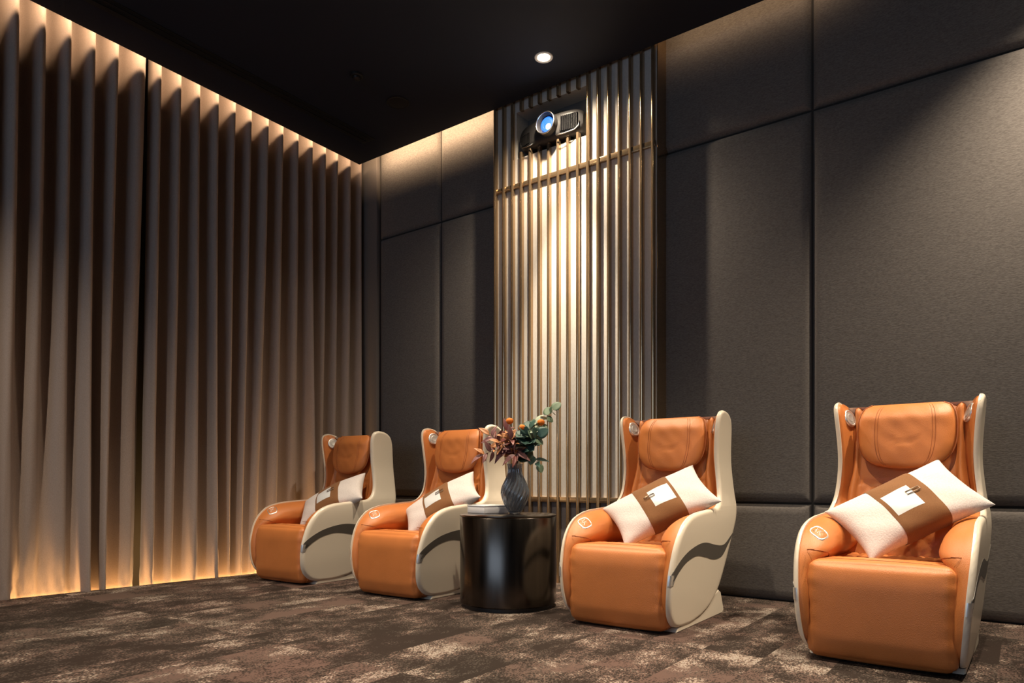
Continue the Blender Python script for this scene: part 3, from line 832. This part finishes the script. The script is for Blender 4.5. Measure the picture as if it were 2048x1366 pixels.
# ------------------------------------------------------------------ throw pillows
def pillow(label, loc, rot, flip):
    """rot: Matrix with columns long axis, short axis, normal"""
    Rm = thing('throw_pillow', label, 'pillow', loc, 0, 'white throw pillows with a brown band')
    m = rot.to_4x4(); m.translation = Vector(loc); Rm.matrix_world = m
    A, B, T = 0.268, 0.160, 0.076
    def surf(u, v_, s, off=0.0):
        # corners pull out to ears, edges draw in
        x = A*u*(1-0.07*(1-abs(u)**2)*0 - 0.085*(1-v_*v_)*abs(u)**3)
        y = B*v_*(1-0.13*(1-u*u)*abs(v_)**3)
        h = (max(0, 1-u*u)*max(0, 1-v_*v_))**0.42
        t = T*h + 0.004*sin(7*u+3*v_)*sin(5*v_+2*u)*h
        return (x, y, s*(t+off))
    nu, nv = 44, 28; v = []
    us = [sin(PI/2*(-1+2*i/nu)) for i in range(nu+1)]; vs = [sin(PI/2*(-1+2*i/nv)) for i in range(nv+1)]
    for s in (1, -1):
        for a in us:
            for b in vs: v.append(surf(a, b, s))
    n = (nu+1)*(nv+1); f = grid_faces(nu+1, nv+1)+[tuple(reversed(q)) for q in grid_faces(nu+1, nv+1, n)]
    o = mk('cushion', v, f, M['pillow'], Rm)
    bm = bmesh.new(); bm.from_mesh(o.data); bmesh.ops.remove_doubles(bm, verts=bm.verts[:], dist=1e-5); bm.to_mesh(o.data); bm.free(); o.data.shade_smooth()
    # brown band wrapped round the middle
    b0, b1 = -0.36, 0.36; v = []; k_ = 15
    ring = [(b, 1) for b in [sin(PI/2*(-1+2*i/24)) for i in range(25)]]+[(b, -1) for b in [sin(PI/2*(1-2*i/24)) for i in range(1, 24)]]
    for i in range(k_):
        a = b0+(b1-b0)*i/(k_-1); off = 0.0035 if 0 < i < k_-1 else 0.0005
        for b, s in ring:
            x, y, z = surf(a, b, s, off)
            v.append((x, y*(1+0.02), z))
    mk('brown_band', v, grid_faces(k_, len(ring), 0, True), M['band'], Rm)
    # white square patch with a clasp
    fx = -1 if flip else 1
    pc = -0.085*fx; v = []; q = 9
    for i in range(q):
        for j in range(q):
            a = pc+(-0.215+0.43*i/(q-1)); b = -0.06+(-0.36+0.72*j/(q-1))
            v.append(surf(a, b, 1, 0.006 if 0 < i < q-1 and 0 < j < q-1 else 0.0042))
    mk('white_patch', v, grid_faces(q, q), M['patch'], Rm)
    cx = pc+0.22*fx
    p = Vector(surf(cx, 0.05, 1, 0.009))
    def cl(x, y): 
        a = cx+x/A; b = 0.05+y/B; return surf(a, b, 1, 0.009)
    tube('clasp', [cl(x, y) for x, y in ((-0.028, -0.008), (0.0, -0.008), (0.028, -0.008), (0.028, 0.008), (0.0, 0.008), (-0.028, 0.008))], 0.0021, M['dark_metal'], Rm, 8, True)
    return Rm

def pillow_at(label, ci, local, yaw, lean, roll, flip):
    """pillow in chair ci: leaning back by lean, turned by yaw, rolled in its own plane"""
    lab, loc, a = CH[ci]
    base = Matrix.Rotation(a+yaw, 3, 'Z')
    # upright frame: long = +x, short = up, normal = -y ; lean tips the normal upwards
    up = Vector((0, sin(lean), cos(lean))); nrm = Vector((0, -cos(lean), sin(lean))); x = Vector((1, 0, 0))
    lx = x*cos(roll)+up*sin(roll); ly = -x*sin(roll)+up*cos(roll)
    m = base @ Matrix((lx, ly, nrm)).transposed()
    lw = Matrix.Rotation(a, 3, 'Z') @ Vector(local) + Vector((loc[0], loc[1], 0))
    pillow(label, lw, m, flip)
r_ = math.radians
pillow_at('white pillow with brown band on the leftmost chair, by the curtain', 0, (0.070, 0.430, 0.560), r_(-4), r_(45), r_(36), False)
pillow_at('white pillow with brown band on the chair left of the round table', 1, (0.070, 0.430, 0.552), r_(-6), r_(45), r_(44), False)
pillow_at('white pillow with brown band, clasp on its lower left, right of the round table', 2, (0.041, 0.430, 0.576), r_(6), r_(43), r_(37), True)
pillow_at('white pillow with brown band and clasp, on the far right chair', 3, (0.034, 0.430, 0.586), r_(8), r_(43), r_(36), False)

# ------------------------------------------------------------------ round side table with its things
TX, TY, TR, TH_ = -2.345, 3.13, 0.272, 0.515
tb = thing('side_table', 'dark polished drum side table between the two pairs of chairs', 'table', (TX, TY, 0))
lathe('drum', [(TR-0.006, 0.022), (TR, 0.028), (TR, TH_-0.016), (TR-0.003, TH_-0.012), (TR-0.02, TH_-0.012)], M['table'], tb, 96)
lathe('table_top', [(TR-0.02, TH_-0.012), (TR-0.001, TH_-0.011), (TR+0.001, TH_-0.007), (TR, TH_-0.002), (TR-0.006, TH_), (0.02, TH_)], M['table'], tb, 96)
lathe('plinth', [(TR-0.02, 0.0), (TR-0.02, 0.024)], M['black'], tb, 64)

bxo = thing('white_box', 'low white box on the round table behind the vase', 'box', (-2.517, 3.162, TH_), r_(36.5+38))
box('box_body', (-0.088, -0.084, 0.0), (0.088, 0.084, 0.038), M['box'], bxo, 0.003)
box('lid', (-0.089, -0.085, 0.0385), (0.089, 0.085, 0.047), M['box'], bxo, 0.002)

VX, VY = -2.337, 3.185
va = thing('vase', 'smoky dark ribbed glass vase with swirling flutes on the round table', 'vase', (VX, VY, TH_))
prof = [(0.030, 0.0), (0.034, 0.006), (0.044, 0.025), (0.060, 0.055), (0.072, 0.085), (0.078, 0.115), (0.076, 0.140), (0.066, 0.170), (0.052, 0.200), (0.042, 0.225), (0.038, 0.25), (0.040, 0.272), (0.044, 0.285)]
pd = [(v_.x, v_.y) for v_ in catmull([(a, b, 0) for a, b in prof], 5)]
inner = [(max(0.004, r-0.006), z) for r, z in reversed(pd) if z > 0.012]
def rib(a, z, i):
    return 1+0.06*cos(20*(a+6.0*(max(0, 0.2-z))))*(1 if i < len(pd) else 0)*sm(0, 0.02, z)
lathe('glass_body', pd+inner, M['glass'], va, 240, None, rib, 70)

# stems, leaves and flowers stand in the vase
def leaf_mesh(name, l, w_, m, fold=0.15, curl=0.25, round_=False):
    v = []; n = 9
    for i in range(n):
        t = i/(n-1)
        ww = w_*(math.sin(PI*t**0.75)**(0.55 if round_ else 0.9)) if 0 < t < 1 else 0.0006
        x = l*t
        for s in (-1, -0.5, 0, 0.5, 1):
            v.append((x, s*ww, -curl*l*t*t+fold*abs(s)*ww))
    nn = len(v); v += [(a, b, c-0.0008) for a, b, c in v]
    f = grid_faces(n, 5)+[tuple(reversed(q)) for q in grid_faces(n, 5, nn)]
    for i in range(n-1): f.append((i*5, (i+1)*5, nn+(i+1)*5, nn+i*5)); a = i*5+4; f.append((a, nn+a, nn+a+5, a+5))
    me = bpy.data.meshes.new(name); me.from_pydata(v, [], f); me.materials.append(m); me.shade_smooth(); return me
LM = {'round': leaf_mesh('round_leaf', 0.042, 0.019, M['euc'], 0.1, 0.15, True), 'round_pale': leaf_mesh('pale_leaf', 0.038, 0.017, M['euc_pale'], 0.1, 0.15, True),
      'round_dark': leaf_mesh('dark_leaf', 0.050, 0.025, M['euc_dark'], 0.1, 0.2, True), 'long_dark': leaf_mesh('long_leaf', 0.075, 0.013, M['euc_dark'], 0.25, 0.25),
      'maroon': leaf_mesh('maroon_leaf', 0.066, 0.012, M['maroon'], 0.3, 0.3), 'rust': leaf_mesh('rust_leaf', 0.060, 0.013, M['rust'], 0.3, 0.2), 'mauve': leaf_mesh('mauve_leaf', 0.068, 0.0135, M['mauve'], 0.3, 0.35)}
# local bouquet frame: sx to the photo's right, dz up, df towards the camera
RT = Vector((0.8037, 0.595, 0)); FW = Vector((-0.595, 0.8037, 0))
VB = Vector((VX, VY, TH_))
def bp(sx, z, back=0.0): return VB + RT*sx + FW*back + Vector((0, 0, z))
rng = random.Random(5)
def stem_path(end, bow=0.0):
    s = bp(rng.uniform(-0.012, 0.012), 0.02, rng.uniform(-0.012, 0.012)); n = bp(rng.uniform(-0.015, 0.015), 0.285, rng.uniform(-0.015, 0.015))
    e = bp(*end); mid = (n+e)/2+Vector((0, 0, bow))
    return catmull([s, n, mid, e], 6)
def branch(name, label, cat, end, kinds, count, start=0.35, bow=0.01, group=None, spread=1.0, size=1.0):
    pth = stem_path(end, bow); root = thing(name, label, cat, tuple(VB+Vector((0, 0, 0.01))), 0, group)
    o = root.location
    tube('stem', [p-o for p in pth], [0.0022-0.0012*i/len(pth) for i in range(len(pth))], M['stem'], root, 6)
    i0 = 7
    for k_ in range(count):
        t = i0+(len(pth)-1-i0)*(start*0+ (k_+0.5)/count)
        i = int(t); fr = t-i; p = pth[i].lerp(pth[min(i+1, len(pth)-1)], fr); d = (pth[min(i+1, len(pth)-1)]-pth[max(i-1, 0)]).normalized()
        side = d.orthogonal().normalized(); side = Matrix.Rotation(k_*2.4+rng.uniform(-.5, .5), 3, d) @ side
        ld = (d*rng.uniform(0.2, 0.7)+side*spread).normalized()
        if k_ == count-1: ld = d
        face = -FW*0.8+Vector((0, 0, 0.6))+Vector((rng.uniform(-.5, .5), rng.uniform(-.5, .5), rng.uniform(-.3, .3)))
        zz = (face-ld*face.dot(ld)).normalized(); yy = zz.cross(ld)
        lo = bpy.data.objects.new('leaf', LM[rng.choice(kinds)]); COL.objects.link(lo); lo.parent = root
        sc = 1.12*size*rng.uniform(0.8, 1.15)
        m = Matrix((ld*sc, yy*sc, zz*sc)).transposed().to_4x4(); m.translation = p-o; lo.matrix_local = m
    return root
GE, GM, GO = 'eucalyptus sprigs in the vase', 'reddish leaf sprays in the vase', 'orange button flowers in the vase'
branch('eucalyptus_sprig', 'tallest eucalyptus sprig with round leaves, reaching up to the right', 'foliage', (0.222, 0.600, 0.02), ['round', 'round_pale', 'round'], 18, bow=0.03, group=GE, size=1.2)
branch('eucalyptus_sprig', 'pale green eucalyptus sprig just left of the tallest one', 'foliage', (0.125, 0.520, 0.0), ['round_pale', 'round_pale', 'round'], 16, bow=0.03, group=GE, size=1.25)
branch('eucalyptus_sprig', 'dark green eucalyptus sprig low at the middle right of the bouquet', 'foliage', (0.130, 0.445, -0.05), ['round_dark', 'round', 'round_dark'], 16, bow=0.03, group=GE, size=1.2)
branch('eucalyptus_sprig', 'dark leafy sprig at the centre of the bouquet above the vase mouth', 'foliage', (0.05, 0.445, -0.05), ['round_dark', 'round_dark'], 14, bow=0.02, group=GE, size=1.15)
branch('eucalyptus_sprig', 'narrow leaved sprig drooping right of the vase', 'foliage', (0.135, 0.275, -0.02), ['long_dark', 'long_dark', 'round'], 12, bow=0.085, group=GE, size=1.15)
branch('red_leaf_spray', 'maroon leaf spray standing upright on the left of the bouquet', 'foliage', (-0.045, 0.475, -0.03), ['maroon', 'rust', 'maroon'], 18, bow=0.02, group=GM)
branch('red_leaf_spray', 'rust leaf spray reaching out to the upper left', 'foliage', (-0.150, 0.455, 0.0), ['rust', 'mauve', 'maroon'], 17, bow=0.02, group=GM)
branch('red_leaf_spray', 'mauve leaf spray arching low to the left over the chair arm', 'foliage', (-0.185, 0.335, -0.02), ['mauve', 'mauve', 'rust'], 16, bow=0.05, group=GM)
branch('red_leaf_spray', 'mauve leaf spray hanging over the vase lip at the front', 'foliage', (0.0, 0.325, -0.085), ['mauve', 'maroon'], 10, bow=0.05, group=GM, size=1.1)
branch('red_leaf_spray', 'brown leaf spray in the dense middle of the bouquet', 'foliage', (-0.02, 0.425, -0.06), ['maroon', 'rust', 'mauve'], 18, bow=0.02, group=GM)
branch('eucalyptus_sprig', 'mid green eucalyptus sprig between the pale sprig and the dark centre', 'foliage', (0.085, 0.49, -0.04), ['round', 'round_pale', 'round_dark'], 16, bow=0.02, group=GE, size=1.2)
branch('red_leaf_spray', 'rust and maroon leaf spray at the left of centre, lower than the upright one', 'foliage', (-0.09, 0.405, -0.05), ['rust', 'maroon', 'rust'], 16, bow=0.03, group=GM)
for lab, end in (('orange button flower at the top left of the bouquet', (-0.030, 0.528, -0.02)), ('orange button flower at the bouquet centre below the first', (0.038, 0.488, -0.05)), ('orange button flower at right among the pale eucalyptus leaves', (0.148, 0.520, -0.02))):
    pth = stem_path(end, 0.02); rt = thing('button_flower', lab, 'flower', tuple(VB+Vector((0, 0, 0.01))), 0, GO); o = rt.location
    tube('stem', [p-o for p in pth], 0.0012, M['stem'], rt, 6)
    bm = bmesh.new(); bmesh.ops.create_icosphere(bm, subdivisions=3, radius=0.0215)
    rr = random.Random(3)
    for q in bm.verts: q.co *= 1+rr.uniform(-0.06, 0.06); q.co.z *= 0.85
    h = from_bm('flower_head', bm, M['orange_flower'], rt); h.location = bp(*end)-o
